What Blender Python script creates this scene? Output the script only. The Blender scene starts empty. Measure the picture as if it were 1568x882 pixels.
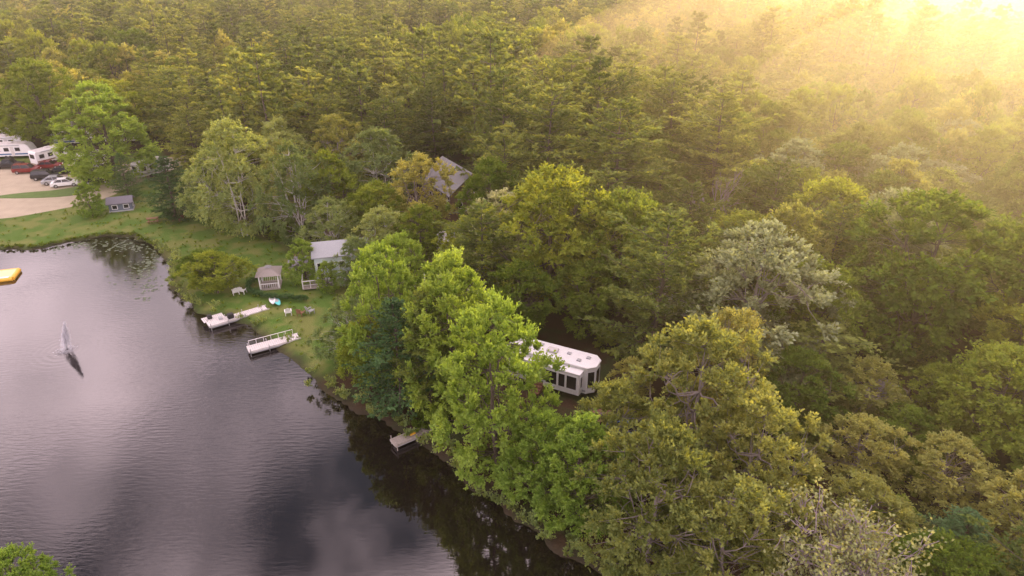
import bpy, math, random
import numpy as np
from mathutils import Vector
R = math.radians
rng = np.random.default_rng(7)
random.seed(7)
scene = bpy.context.scene
COL = scene.collection
scene.view_settings.view_transform = 'Standard'
scene.view_settings.look = 'None'
scene.view_settings.exposure = 0

# ------------------------------------------------------------------ materials
def mat_new(name):
    m = bpy.data.materials.new(name); m.use_nodes = True
    nt = m.node_tree; nt.nodes.clear()
    out = nt.nodes.new('ShaderNodeOutputMaterial')
    return m, nt, out

def simple(name, col, rough=0.6, metal=0.0, var=0.12, scale=3.0, bump=0.0, spec=0.5):
    m, nt, out = mat_new(name)
    N = nt.nodes.new; L = nt.links.new
    b = N('ShaderNodeBsdfPrincipled')
    b.inputs['Roughness'].default_value = rough
    b.inputs['Metallic'].default_value = metal
    b.inputs['Specular IOR Level'].default_value = spec
    tc = N('ShaderNodeTexCoord'); no = N('ShaderNodeTexNoise')
    no.inputs['Scale'].default_value = scale; no.inputs['Detail'].default_value = 5
    L(tc.outputs['Object'], no.inputs['Vector'])
    mx = N('ShaderNodeMix'); mx.data_type = 'RGBA'
    mx.inputs['A'].default_value = tuple(c*(1-var) for c in col)+(1,)
    mx.inputs['B'].default_value = tuple(min(1, c*(1+var)) for c in col)+(1,)
    L(no.outputs['Fac'], mx.inputs['Factor'])
    L(mx.outputs['Result'], b.inputs['Base Color'])
    if bump:
        bp = N('ShaderNodeBump'); bp.inputs['Strength'].default_value = bump
        L(no.outputs['Fac'], bp.inputs['Height']); L(bp.outputs[0], b.inputs['Normal'])
    L(b.outputs[0], out.inputs[0])
    return m

def leaf_mat(name, ca, cb, tr=0.42, trc=None, vr=0.32, hr=.04):
    m, nt, out = mat_new(name)
    N = nt.nodes.new; L = nt.links.new
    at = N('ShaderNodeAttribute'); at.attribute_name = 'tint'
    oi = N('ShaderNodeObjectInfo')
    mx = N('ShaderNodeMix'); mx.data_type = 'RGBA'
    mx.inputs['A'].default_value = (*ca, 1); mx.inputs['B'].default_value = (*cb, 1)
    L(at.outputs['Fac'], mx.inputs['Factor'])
    mr = N('ShaderNodeMapRange'); mr.inputs['To Min'].default_value = 1-vr; mr.inputs['To Max'].default_value = 1+vr
    L(oi.outputs['Random'], mr.inputs['Value'])
    mh = N('ShaderNodeMath'); mh.operation = 'MULTIPLY_ADD'
    L(oi.outputs['Random'], mh.inputs[0]); mh.inputs[1].default_value = -hr; mh.inputs[2].default_value = 0.5+hr*.5
    hs = N('ShaderNodeHueSaturation')
    L(mh.outputs[0], hs.inputs['Hue']); L(mr.outputs[0], hs.inputs['Value']); L(mx.outputs['Result'], hs.inputs['Color'])
    d = N('ShaderNodeBsdfDiffuse'); L(hs.outputs[0], d.inputs['Color'])
    t = N('ShaderNodeBsdfTranslucent')
    tm = N('ShaderNodeMix'); tm.data_type = 'RGBA'; tm.blend_type = 'MULTIPLY'; tm.inputs['Factor'].default_value = 1
    L(hs.outputs[0], tm.inputs['A']); tm.inputs['B'].default_value = (*(trc or (2.8, 2.1, 0.55)), 1)
    L(tm.outputs['Result'], t.inputs['Color'])
    ms = N('ShaderNodeMixShader'); ms.inputs[0].default_value = tr
    L(d.outputs[0], ms.inputs[1]); L(t.outputs[0], ms.inputs[2]); L(ms.outputs[0], out.inputs[0])
    return m

BARK = simple('bark', (0.09, 0.07, 0.055), 0.9, var=0.4, scale=4, bump=0.4)
BIRCHBARK = simple('birch_bark', (0.45, 0.43, 0.4), 0.7, var=0.4, scale=5)
GREYBARK = simple('grey_bark', (0.2, 0.17, 0.155), 0.85, var=0.3, scale=3)
BAREBARK = simple('bare_branch_bark', (0.25, 0.2, 0.215), 0.85, var=0.3, scale=3)
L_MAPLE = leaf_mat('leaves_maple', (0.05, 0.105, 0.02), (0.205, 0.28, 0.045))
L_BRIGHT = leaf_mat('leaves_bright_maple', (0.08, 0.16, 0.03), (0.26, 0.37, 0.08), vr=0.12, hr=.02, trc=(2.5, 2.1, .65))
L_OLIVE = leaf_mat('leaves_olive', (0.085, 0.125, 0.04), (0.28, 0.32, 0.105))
L_SILVER = leaf_mat('leaves_silver', (0.14, 0.18, 0.08), (0.52, 0.56, 0.34), trc=(1.6, 1.4, 0.7))
L_BIRCH = leaf_mat('leaves_birch', (0.08, 0.14, 0.055), (0.24, 0.32, 0.13))
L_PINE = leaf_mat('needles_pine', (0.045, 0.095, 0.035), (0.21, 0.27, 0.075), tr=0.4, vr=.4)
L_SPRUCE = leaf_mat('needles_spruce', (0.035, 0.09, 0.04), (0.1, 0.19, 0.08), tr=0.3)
L_DEAD = leaf_mat('leaves_withered', (0.1, 0.13, 0.06), (0.2, 0.24, 0.12), tr=0.3)

# ------------------------------------------------------------------ numpy tree tools
def unit(n, g):
    v = g.normal(size=(n, 3)); return v/np.linalg.norm(v, axis=1, keepdims=True)
def nrm(v):
    return v/np.maximum(np.linalg.norm(v, axis=-1, keepdims=True), 1e-9)

class TreeMesh:
    def __init__(s): s.v = []; s.f = []; s.m = []; s.t = []; s.n = 0
    def add(s, v, f, m, t):
        s.v.append(v); s.f.append(f+s.n); s.m.append(np.full(len(f), m, np.int32)); s.t.append(t); s.n += len(v)
    def tube(s, pts, rad, k=6):
        pts = np.asarray(pts, float); rad = np.asarray(rad, float); n = len(pts)
        d = np.gradient(pts, axis=0); d = nrm(d)
        ref = np.array([1., 0, 0]) if abs(d[0][0]) < 0.8 else np.array([0, 1., 0])
        a = nrm(np.cross(d, ref)); b = np.cross(d, a)
        th = np.arange(k)*2*np.pi/k
        ring = pts[:, None]+rad[:, None, None]*(a[:, None]*np.cos(th)[None, :, None]+b[:, None]*np.sin(th)[None, :, None])
        v = ring.reshape(-1, 3); f = []
        for i in range(n-1):
            for j in range(k):
                f.append((i*k+j, i*k+(j+1) % k, (i+1)*k+(j+1) % k, (i+1)*k+j))
        s.add(v, np.array(f), 0, np.full(len(v), 0.5))
    def leaves(s, P, A, N, Ls, W, tint):
        A = nrm(A); S = nrm(np.cross(A, N)); Nn = np.cross(S, A)
        Ls = np.broadcast_to(Ls, (len(P),))[:, None]; W = np.broadcast_to(W, (len(P),))[:, None]
        mid = P+A*Ls*0.5
        v = np.stack([P, mid+S*W*.5+Nn*Ls*.1, P+A*Ls, mid-S*W*.5+Nn*Ls*.1], 1).reshape(-1, 3)
        f = np.arange(len(P)*4).reshape(-1, 4)
        s.add(v, f, 1, np.repeat(tint, 4))
    def build(s, name, mats):
        v = np.concatenate(s.v); f = np.concatenate(s.f); m = np.concatenate(s.m); t = np.concatenate(s.t)
        me = bpy.data.meshes.new(name)
        me.vertices.add(len(v)); me.vertices.foreach_set('co', v.astype(np.float32).ravel())
        me.loops.add(len(f)*4); me.loops.foreach_set('vertex_index', f.astype(np.int32).ravel())
        me.polygons.add(len(f)); me.polygons.foreach_set('loop_start', np.arange(0, len(f)*4, 4, dtype=np.int32))
        me.update(calc_edges=True)
        for q in mats: me.materials.append(q)
        me.polygons.foreach_set('material_index', m)
        a = me.attributes.new('tint', 'FLOAT', 'POINT'); a.data.foreach_set('value', np.clip(t, 0, 1).astype(np.float32))
        me.validate(); me.update()
        return me

def shoots(T, g, C, cr, out, nsh, nlf, ls, up=0.35, spread=1.0, tintbase=None, droop=0.0):
    n = len(C)
    ci = np.repeat(np.arange(n), nsh)
    d = nrm(out[ci]*0.95*spread+unit(n*nsh, g)*0.95+np.array([0, 0, up]))
    L = cr[ci]*g.uniform(0.7, 1.45, n*nsh)
    st = g.uniform(0, 1, n*nsh)
    si = np.repeat(np.arange(n*nsh), nlf)
    s = g.uniform(0.2, 1.0, len(si))
    P = C[ci][si]+d[si]*(L[si]*s)[:, None]+unit(len(si), g)*(cr[ci][si]*0.12)[:, None]
    P[:, 2] -= droop*(s**2)*cr[ci][si]
    A = d[si]+unit(len(si), g)*0.75+np.array([0, 0, -droop])
    Nn = nrm(unit(len(si), g)*0.7+np.array([0, 0, 1.0])+out[ci][si]*0.4)
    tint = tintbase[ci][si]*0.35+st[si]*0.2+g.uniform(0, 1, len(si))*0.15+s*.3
    sz = ls*g.uniform(0.7, 1.3, len(si))
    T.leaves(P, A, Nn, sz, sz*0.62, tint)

def broadleaf(seed, mats, name, h=15., r=5., ncl=120, nsh=16, nlf=14, ls=0.24, cb=0.2, top=0.55, gap=0.25, stems=1, up=0.35, droop=0., crs=0.18, tk=1.0):
    g = np.random.default_rng(seed); T = TreeMesh()
    ph = g.uniform(0, 6.28, 6)
    def env(th, zn):
        p = np.clip(np.sin(np.pi*np.clip(zn, 0, 1)**(0.55+top*0.5)), 0, 1)**0.62
        return r*p*(1+gap*np.sin(2*th+ph[0]+3*zn)*0.6+gap*np.sin(5*th+ph[1]-6*zn)*0.45+gap*0.5*np.sin(9*zn+ph[2]+th))
    limbpts = []
    for sidx in range(stems):
        ang = ph[3]+sidx*6.28/stems; off = 0.0 if stems == 1 else 0.3
        zz = np.linspace(0, 0.88*h, 8); lean = 0 if stems == 1 else 0.09
        x = np.cos(ang)*(off+zz*lean)+np.cumsum(g.normal(0, .1, 8)); y = np.sin(ang)*(off+zz*lean)+np.cumsum(g.normal(0, .1, 8))
        x[0] = np.cos(ang)*off; y[0] = np.sin(ang)*off
        pts = np.stack([x, y, zz], 1)
        T.tube(pts, np.linspace(0.02*h, 0.02, 8)*(1 if stems == 1 else .5)*tk, 7)
        limbpts.append(pts[1:])
        for j in range(10 if stems == 1 else 5):
            i0 = g.integers(1, 6); a = g.uniform(0, 6.28); zn = g.uniform(0.15, .9)
            tz = max(h*(cb+(1-cb)*zn), pts[i0][2]+1.2); rr = env(np.array(a), (tz/h-cb)/(1-cb))*0.65
            tgt = np.array([np.cos(a)*rr, np.sin(a)*rr, tz])
            tt = np.linspace(0, 1, 6)[:, None]
            p = pts[i0]*(1-tt)+tgt*tt; p[:, 2] -= (np.sin(tt[:, 0]*np.pi)*0.8); p[1:] += g.normal(0, .12, (5, 3))
            T.tube(p, np.linspace(0.0065*h, 0.015, 6)*tk, 5); limbpts.append(p[2:])
    LP = np.concatenate(limbpts)
    zn = g.beta(1.3, 1.1, ncl*3); th = g.uniform(0, 6.28, ncl*3)
    rad = g.uniform(0, 1, ncl*3)**0.38
    E = env(th, zn)
    C = np.stack([np.cos(th)*E*rad, np.sin(th)*E*rad, h*(cb+(1-cb)*zn)-0.3], 1)
    keep = [0]; cmin = r*crs*0.68
    for i in range(1, len(C)):
        if len(keep) >= ncl: break
        if np.min(np.linalg.norm(C[keep]-C[i], axis=1)) > cmin: keep.append(i)
    C = C[keep]; n = len(C)
    cr = r*crs*g.uniform(0.7, 1.3, n)
    cen = np.array([0, 0, h*(cb+(1-cb)*0.42)])
    out = nrm(C-cen)
    for i in range(n):
        dd = np.linalg.norm(LP-C[i], axis=1)+(LP[:, 2] > C[i][2])*1.5
        j = np.argmin(dd); a0 = LP[j]; m = (a0+C[i])/2+g.normal(0, .12, 3)
        T.tube([a0, m, C[i]], [0.04*tk, 0.025*tk, 0.012], 3)
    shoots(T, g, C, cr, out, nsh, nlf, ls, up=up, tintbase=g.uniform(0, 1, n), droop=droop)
    return T.build(name, mats)

def pine(seed, mats, name, h=20., r=5., step=1.15, nb=6, nbl=15, ntf=3, nbd=5, bl=0.5, bw=0.17, cb=0.12, rise=0.1, top=3.2):
    g = np.random.default_rng(seed); T = TreeMesh()
    zz = np.linspace(0, h, 9); w = np.cumsum(g.normal(0, .07, (9, 2)), 0); w[0] = 0
    T.tube(np.column_stack([w, zz]), np.linspace(0.26, 0.02, 9), 7)
    z = h*cb; P = []; A = []; TI = []
    sect = g.uniform(.72, 1.15, 8)
    while z < h*0.995:
        zn = (z-h*cb)/(h*(1-cb))
        Lz = r*(min(1, (zn+0.4)/0.6))*(1-zn**top)**0.75+0.4
        a0 = g.uniform(0, 6.28)
        cx = np.interp(z, zz, w[:, 0]); cy = np.interp(z, zz, w[:, 1])
        wl = g.uniform(.7, 1.15)
        nbb = nb if zn < .85 else max(4, nb-1)
        for b in range(nbb):
            if g.uniform() < 0.08: continue
            a = a0+b*6.283/nbb+g.normal(0, .22); Lb = Lz*wl*g.uniform(0.65, 1.15)*sect[int((a % 6.283)/6.2832*8) % 8]
            tt = np.linspace(0, 1, 5); el = rise*g.uniform(0.1, 1.6)+zn**2*0.5
            hor = tt*Lb*math.cos(el); ver = tt*Lb*math.sin(el)+(tt**2)*Lb*.1-np.sin(tt*np.pi)*Lb*0.05
            pts = np.stack([cx+np.cos(a)*hor, cy+np.sin(a)*hor, z+g.uniform(-.12, .12)+ver], 1)
            T.tube(pts, np.linspace(0.015+0.008*Lb, 0.01, 5), 3)
            bt = g.uniform(0, 1)
            nn = max(4, int(nbl*Lb/r))
            s = g.uniform(0.18, 1.0, nn)
            bx = np.stack([np.interp(s, tt, pts[:, i]) for i in range(3)], 1)
            side = g.choice([-1, 1], nn)*g.uniform(0.2, 1.15, nn)
            dirs = np.stack([np.cos(a+side), np.sin(a+side), g.uniform(-0.05, .2, nn)], 1)
            ll = Lb*0.36*g.uniform(0.4, 1.1, nn)*(1.2-0.6*s)
            for q in range(ntf):
                fr = (q+1)/ntf
                p = bx+dirs*(ll*fr)[:, None]+g.normal(0, .06, (nn, 3))
                for e in range(nbd):
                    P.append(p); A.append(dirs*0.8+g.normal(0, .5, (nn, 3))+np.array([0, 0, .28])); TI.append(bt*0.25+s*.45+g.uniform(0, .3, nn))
        z += step*g.uniform(0.75, 1.25)*(1-.3*zn)
    P = np.concatenate(P); A = np.concatenate(A); TI = np.concatenate(TI)
    sz = bl*g.uniform(0.7, 1.25, len(P))
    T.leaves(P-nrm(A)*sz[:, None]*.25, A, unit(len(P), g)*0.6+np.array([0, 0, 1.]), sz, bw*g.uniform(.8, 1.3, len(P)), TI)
    return T.build(name, mats)

def baretree(seed, mats, name, h=12., spread=0.75, leafn=3, depth=5, r0=0.2, nlead=4):
    g = np.random.default_rng(seed); T = TreeMesh(); tips = []
    def grow(p, d, L, rad, lev):
        n = 4; pts = [p]; dd = d
        for i in range(n):
            dd = nrm(dd+g.normal(0, .13, 3)+np.array([0, 0, .04])); pts.append(pts[-1]+dd*L/n)
        T.tube(pts, np.linspace(rad, rad*.6, n+1), 6 if lev < 2 else 3)
        if lev >= depth: tips.append(pts[-1]); tips.append(pts[2]); return
        for c in range(3 if lev > 0 else nlead):
            nd = nrm(dd+unit(1, g)[0]*spread+np.array([0, 0, .1])); k = g.integers(2, n+1)
            grow(pts[k], nd, L*g.uniform(.62, .84), max(.03, rad*.62), lev+1)
    grow(np.zeros(3), np.array([0, 0, 1.]), h*0.28, r0, 0)
    tips = np.array(tips)
    if leafn:
        P = np.repeat(tips, leafn, 0)+g.normal(0, .28, (len(tips)*leafn, 3)); n = len(P)
        T.leaves(P, unit(n, g), unit(n, g)+np.array([0, 0, 1.]), g.uniform(.13, .26, n), .14, g.uniform(0, 1, n))
    return T.build(name, mats)

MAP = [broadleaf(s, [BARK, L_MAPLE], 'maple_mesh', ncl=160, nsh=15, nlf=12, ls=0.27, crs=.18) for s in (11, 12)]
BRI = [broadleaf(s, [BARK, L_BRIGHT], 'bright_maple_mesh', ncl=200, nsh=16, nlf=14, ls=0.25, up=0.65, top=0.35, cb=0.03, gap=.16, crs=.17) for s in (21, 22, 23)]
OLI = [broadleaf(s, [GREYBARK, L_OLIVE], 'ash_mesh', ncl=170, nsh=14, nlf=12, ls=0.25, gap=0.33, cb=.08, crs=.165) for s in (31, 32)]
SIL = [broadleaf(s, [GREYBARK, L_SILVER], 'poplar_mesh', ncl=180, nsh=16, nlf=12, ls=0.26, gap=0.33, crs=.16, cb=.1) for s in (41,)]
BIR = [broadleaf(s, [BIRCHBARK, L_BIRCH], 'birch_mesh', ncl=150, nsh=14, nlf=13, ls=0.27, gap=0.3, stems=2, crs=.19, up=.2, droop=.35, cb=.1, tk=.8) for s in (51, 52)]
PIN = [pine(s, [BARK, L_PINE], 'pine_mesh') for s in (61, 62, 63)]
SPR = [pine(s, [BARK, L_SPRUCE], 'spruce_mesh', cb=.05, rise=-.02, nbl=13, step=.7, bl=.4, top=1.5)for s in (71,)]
BAR = [baretree(81, [BAREBARK, L_DEAD], 'bare_mesh', leafn=6, spread=1.0, depth=5, r0=.17, nlead=7), baretree(82, [BAREBARK, L_DEAD], 'dead_mesh', leafn=0, spread=.6, depth=4, nlead=5)]
FMAP = [broadleaf(s, [BARK, L_MAPLE], 'far_maple_mesh', ncl=85, nsh=8, nlf=8, ls=0.52, crs=.2) for s in (91, 92)]
FOLI = [broadleaf(s, [BARK, L_OLIVE], 'far_ash_mesh', ncl=85, nsh=8, nlf=8, ls=0.5, crs=.19, gap=.3) for s in (93,)]
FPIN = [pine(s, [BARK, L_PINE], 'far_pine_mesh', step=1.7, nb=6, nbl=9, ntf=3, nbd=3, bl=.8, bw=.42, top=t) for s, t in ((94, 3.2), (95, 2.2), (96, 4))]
SHR = [broadleaf(97, [BARK, L_MAPLE], 'shrub_mesh', h=15, r=7, ncl=60, nsh=12, nlf=10, ls=.8, cb=.02, crs=.25)]

BASE = {'maple_tree': (MAP, 15, 5), 'silver_maple_tree': (BRI, 15, 5), 'ash_tree': (OLI, 15, 5), 'poplar_tree': (SIL, 15, 5),
        'birch_tree': (BIR, 15, 5), 'pine_tree': (PIN, 20, 5), 'spruce_tree': (SPR, 20, 5), 'bare_tree': ([BAR[0]], 10, 5.5), 'dead_tree': ([BAR[1]], 10, 4),
        'shrub': (SHR, 15, 7)}
GZ = 0.5
trees = []
def tree(kind, x, y, h, r, var=None):
    P, h0, r0 = BASE[kind]
    me = P[var if var is not None else random.randrange(len(P))]
    o = bpy.data.objects.new(kind, me); COL.objects.link(o)
    o.location = (x, y, GZ-0.1); o.rotation_euler = (0, 0, random.uniform(0, 6.28))
    k = r/r0; o.scale = (k, k*random.uniform(.92, 1.08), h/h0)
    trees.append((x, y, r)); return o

T_ = [
 ('silver_maple_tree', -1.2, 44.9, 16.0, 4.8, 0), ('silver_maple_tree', -5.3, 52.5, 16.2, 4.8, 1), ('silver_maple_tree', -12.3, 57, 15, 4.2, 2),
 ('spruce_tree', -10.6, 53.4, 12, 4.4), ('pine_tree', -7.4, 51.6, 13.5, 3.6, 2), ('birch_tree', -17, 61.5, 7.5, 3.2), ('maple_tree', -14, 56.5, 7.5, 3),
 ('silver_maple_tree', 5.2, 38.8, 9.8, 3.5, 1), ('ash_tree', 8, 42, 10.4, 3.8), ('silver_maple_tree', 2.4, 41.5, 8, 3.2, 0), ('ash_tree', 14.2, 43, 15, 5.9),
 ('ash_tree', 9.5, 34, 13, 4.3), ('ash_tree', 13.8, 31.5, 10.5, 4.4), ('ash_tree', 17.5, 38, 12, 4.4), ('bare_tree', 20, 30.5, 12.6, 6.4),
 ('poplar_tree', 23.5, 58, 16.8, 7.2), ('pine_tree', 14.5, 61, 17, 6.2), ('ash_tree', 18.5, 50, 12, 4.8), ('maple_tree', 4.5, 73, 17.3, 7.2, 0),
 ('maple_tree', 0.5, 65.5, 9.5, 4.2), ('maple_tree', 8.5, 66.5, 9, 4), ('ash_tree', 11.5, 54, 5, 2.2),
 ('pine_tree', 5.5, 96, 22.5, 8.6, 0), ('pine_tree', 14.6, 88, 22, 8, 1), ('pine_tree', -1.5, 91, 17, 5.6), ('pine_tree', 30, 98, 21, 8), ('maple_tree', 38, 76, 15, 5.8),
 ('maple_tree', 42, 62, 18, 8), ('maple_tree', 51, 60, 17.5, 6.6), ('pine_tree', 36, 69, 15, 5), ('ash_tree', 30, 68, 15, 5),
 ('maple_tree', 41, 46.5, 10.5, 5.2), ('maple_tree', 44, 42, 10, 5), ('ash_tree', 28.5, 43.5, 6, 3.4), ('ash_tree', 34, 41, 6, 3.4), ('spruce_tree', 31, 34, 6, 2.8), ('ash_tree', 25, 36, 6.5, 3.4),
 ('ash_tree', 32.5, 51.5, 6.5, 3), ('maple_tree', 38.5, 51.2, 6, 2.6), ('maple_tree', 34, 46.5, 4.6, 2.8),
 ('ash_tree', 37, 35, 7.5, 4), ('maple_tree', 27, 29.5, 7, 3.6), ('maple_tree', 30, 60, 12, 5), ('maple_tree', 48, 52, 13, 5.4), ('poplar_tree', 44, 73, 15, 5.6), ('maple_tree', 25.5, 50, 8, 3.8),
 ('dead_tree', 26.5, 86, 15, 4.5), ('maple_tree', 33, 88, 13, 4.8), ('pine_tree', 22, 79, 14, 5),
 ('ash_tree', -13.5, 94, 13, 5.4), ('birch_tree', -21, 105, 14, 5.4), ('ash_tree', -29, 112, 14.5, 4.8), ('birch_tree', -40.5, 96, 17.3, 5.2), ('birch_tree', -31, 93, 15, 4.8),
 ('maple_tree', -27, 97, 12.5, 4.6), ('spruce_tree', -54, 103, 10.5, 4.4), ('spruce_tree', -66, 112, 8.5, 2.6), ('silver_maple_tree', -74, 122, 17.5, 8.2), ('maple_tree', -97, 142, 18.5, 7.5),
 ('silver_maple_tree', -68, 104, 5.8, 2.1), ('pine_tree', -64, 136, 15, 5), ('maple_tree', -37.4, 77.2, 5.6, 3.6), ('maple_tree', -40, 80, 4.5, 3), ('birch_tree', -46, 100, 12, 4.4), ('silver_maple_tree', -27, 80, 6.2, 2.2),
 ('birch_tree', -19.5, 78.4, 7, 2.8), ('birch_tree', -17.2, 83.5, 9, 3.6), ('silver_maple_tree', -23.4, 77.6, 4.2, 1.5), ('birch_tree', -25, 87.5, 9, 3.6),
 ('maple_tree', -12, 84, 9, 3.6), ('maple_tree', -19, 91, 10, 4), ('ash_tree', -36, 104, 12, 4.4), ('maple_tree', -6, 80, 9, 3.6), ('maple_tree', -6, 62, 8, 3), ('maple_tree', -84, 144, 14, 5),
 ('silver_maple_tree', -31.9, 30.4, 5.8, 2.5), ('spruce_tree', -15.5, 71, 9, 3), ('silver_maple_tree', -12, 67, 12, 4, 0), ('pine_tree', -72, 146, 16, 5.2), ('pine_tree', -50, 118, 14, 5), ('birch_tree', -40, 116, 13, 4.8),
 ('maple_tree', -47, 108, 11, 4.2), ('pine_tree', -58, 122, 14, 5), ('pine_tree', -33, 123, 16, 5.4), ('pine_tree', -22, 118, 16, 5.4), ('pine_tree', -14, 124, 18, 5.4),
]
for t in T_: tree(*t)

# ------------------------------------------------------------------ pond & terrain
POND = np.array([(-75, 91.7), (-69.3, 92), (-66.2, 95), (-62.5, 97), (-57.9, 96.7), (-52.8, 92.5), (-47.6, 86.7), (-44.1, 78.7), (-38.2, 72.6), (-33.4, 70.8), (-28.4, 67.6),
 (-24.3, 62.8), (-19.4, 56.9), (-15.1, 53.6), (-10.5, 50.1), (-6, 47), (-3.5, 42.9), (.3, 39.3), (4.1, 36.1), (7.6, 33.2), (11, 27), (18, 20), (28, 8), (40, -15), (30, -60), (-60, -80),
 (-160, -40), (-190, 30), (-150, 82), (-100, 91)], float)
def sdist(x, y, poly):
    p = np.stack([x, y], -1); d = np.full(x.shape, 1e9); ins = np.zeros(x.shape, bool)
    for i in range(len(poly)):
        a = poly[i]; b = poly[(i+1) % len(poly)]; ab = b-a; ap = p-a
        t = np.clip((ap@ab)/(ab@ab), 0, 1); q = ap-t[..., None]*ab
        d = np.minimum(d, np.hypot(q[..., 0], q[..., 1]))
        c = ((a[1] > y) != (b[1] > y)) & (x < (b[0]-a[0])*(y-a[1])/(b[1]-a[1]+1e-12)+a[0]); ins ^= c
    return np.where(ins, -d, d)
LAWN = np.array([(-170, 80), (-170, 132), (-100, 140), (-74, 142), (-62, 128), (-52, 112), (-42, 98), (-30, 90), (-16, 87), (-15, 74), (-17, 63), (-22, 56), (-60, 60)], float)
def wob(x, y): return .5*np.sin(x*.9+y*.3)+.35*np.sin(y*1.3-x*.5)+.25*np.sin(x*2.1+1)+.2*np.sin(y*2.7+x*1.7)
def axis(a, b, st, far0, far1, n):
    mid = np.arange(a, b, st)
    l = a-np.geomspace(1, a-far0, n)[::-1]; r_ = b+np.geomspace(1, far1-b, n)
    return np.concatenate([l, mid, r_])
xs = axis(-130, 70, .8, -3000, 3000, 22); ys = axis(5, 165, .8, -800, 4500, 22)
X, Y = np.meshgrid(xs, ys)
sd = sdist(X, Y, POND)+wob(X, Y)*.55
isl = 3.2-np.hypot(X+34.6, Y-27.4); sd = np.maximum(sd, isl)
Z = np.where(sd > 0, np.minimum(GZ, .12+sd*.28), np.maximum(-2.5, sd*.6))
lw = np.clip(-sdist(X, Y, LAWN)*.5+wob(X*.6, Y*.6)*.6+.5, 0, 1)
edge = np.clip(1-sd*.9, 0, 1)
nx, ny = len(xs), len(ys)
idx = np.arange(nx*ny).reshape(ny, nx)
f = np.stack([idx[:-1, :-1], idx[:-1, 1:], idx[1:, 1:], idx[1:, :-1]], -1).reshape(-1, 4)
me = bpy.data.meshes.new('ground')
me.vertices.add(nx*ny); me.vertices.foreach_set('co', np.stack([X, Y, Z], -1).astype(np.float32).ravel())
me.loops.add(len(f)*4); me.loops.foreach_set('vertex_index', f.astype(np.int32).ravel())
me.polygons.add(len(f)); me.polygons.foreach_set('loop_start', np.arange(0, len(f)*4, 4, dtype=np.int32))
me.update(calc_edges=True)
for nme, arr in (('grass', lw), ('edge', edge)):
    a = me.attributes.new(nme, 'FLOAT', 'POINT'); a.data.foreach_set('value', arr.astype(np.float32).ravel())
g_o = bpy.data.objects.new('ground', me); COL.objects.link(g_o)
m, nt, out = mat_new('ground_soil_and_grass'); N = nt.nodes.new; L = nt.links.new
tc = N('ShaderNodeTexCoord')
def noise(sc, det=6):
    n = N('ShaderNodeTexNoise'); n.inputs['Scale'].default_value = sc; n.inputs['Detail'].default_value = det
    L(tc.outputs['Object'], n.inputs['Vector']); return n
def mixc(a, b, fac):
    x = N('ShaderNodeMix'); x.data_type = 'RGBA'
    for s, v in (('A', a), ('B', b), ('Factor', fac)):
        if hasattr(v, 'links'): L(v, x.inputs[s])
        else: x.inputs[s].default_value = v
    return x.outputs['Result']
n1 = noise(.35); n2 = noise(6); n3 = noise(.12)
soil = mixc((.03, .019, .011, 1), (.085, .053, .03, 1), n2.outputs['Fac'])
rp = N('ShaderNodeValToRGB'); rp.color_ramp.elements[0].position = .45; rp.color_ramp.elements[1].position = .6; L(n1.outputs['Fac'], rp.inputs[0])
soil = mixc(soil, (.04, .055, .018, 1), rp.outputs[0])
gr = mixc((.045, .095, .015, 1), (.1, .17, .03, 1), n2.outputs['Fac'])
gr = mixc(gr, (.14, .16, .045, 1), rp.outputs[0])
ga = N('ShaderNodeAttribute'); ga.attribute_name = 'grass'; ea = N('ShaderNodeAttribute'); ea.attribute_name = 'edge'
col = mixc(soil, gr, ga.outputs['Fac']); col = mixc(col, (.035, .03, .02, 1), ea.outputs['Fac'])
b = N('ShaderNodeBsdfPrincipled'); b.inputs['Roughness'].default_value = .95; b.inputs['Specular IOR Level'].default_value = .1
L(col, b.inputs['Base Color'])
bp = N('ShaderNodeBump'); bp.inputs['Strength'].default_value = .6; bp.inputs['Distance'].default_value = .15; L(n2.outputs['Fac'], bp.inputs['Height']); L(bp.outputs[0], b.inputs['Normal'])
L(b.outputs[0], out.inputs[0]); g_o.data.materials.append(m)

# water
FX, FY = -49.4, 64.3
m, nt, out = mat_new('pond_water'); N = nt.nodes.new; L = nt.links.new
tc = N('ShaderNodeTexCoord')
mp = N('ShaderNodeMapping'); mp.inputs['Scale'].default_value = (.4, 1.7, 1); mp.inputs['Rotation'].default_value = (0, 0, R(-14)); L(tc.outputs['Object'], mp.inputs[0])
na = N('ShaderNodeTexNoise'); na.inputs['Scale'].default_value = 2.3; na.inputs['Detail'].default_value = 3; L(mp.outputs[0], na.inputs['Vector'])
nb_ = N('ShaderNodeTexNoise'); nb_.inputs['Scale'].default_value = .05; nb_.inputs['Detail'].default_value = 2; L(tc.outputs['Object'], nb_.inputs['Vector'])
rp = N('ShaderNodeValToRGB'); rp.color_ramp.elements[0].position = .4; rp.color_ramp.elements[0].color = (.2, .2, .2, 1); rp.color_ramp.elements[1].position = .6; L(nb_.outputs['Fac'], rp.inputs[0])
mu = N('ShaderNodeMath'); mu.operation = 'MULTIPLY'; L(na.outputs['Fac'], mu.inputs[0]); L(rp.outputs[0], mu.inputs[1])
sx = N('ShaderNodeSeparateXYZ'); L(tc.outputs['Object'], sx.inputs[0])
lee = N('ShaderNodeMapRange'); lee.inputs['From Min'].default_value = -34; lee.inputs['From Max'].default_value = -14; lee.inputs['To Min'].default_value = 1; lee.inputs['To Max'].default_value = .2; L(sx.outputs['X'], lee.inputs['Value'])
mu2 = N('ShaderNodeMath'); mu2.operation = 'MULTIPLY'; L(mu.outputs[0], mu2.inputs[0]); L(lee.outputs[0], mu2.inputs[1])
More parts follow.
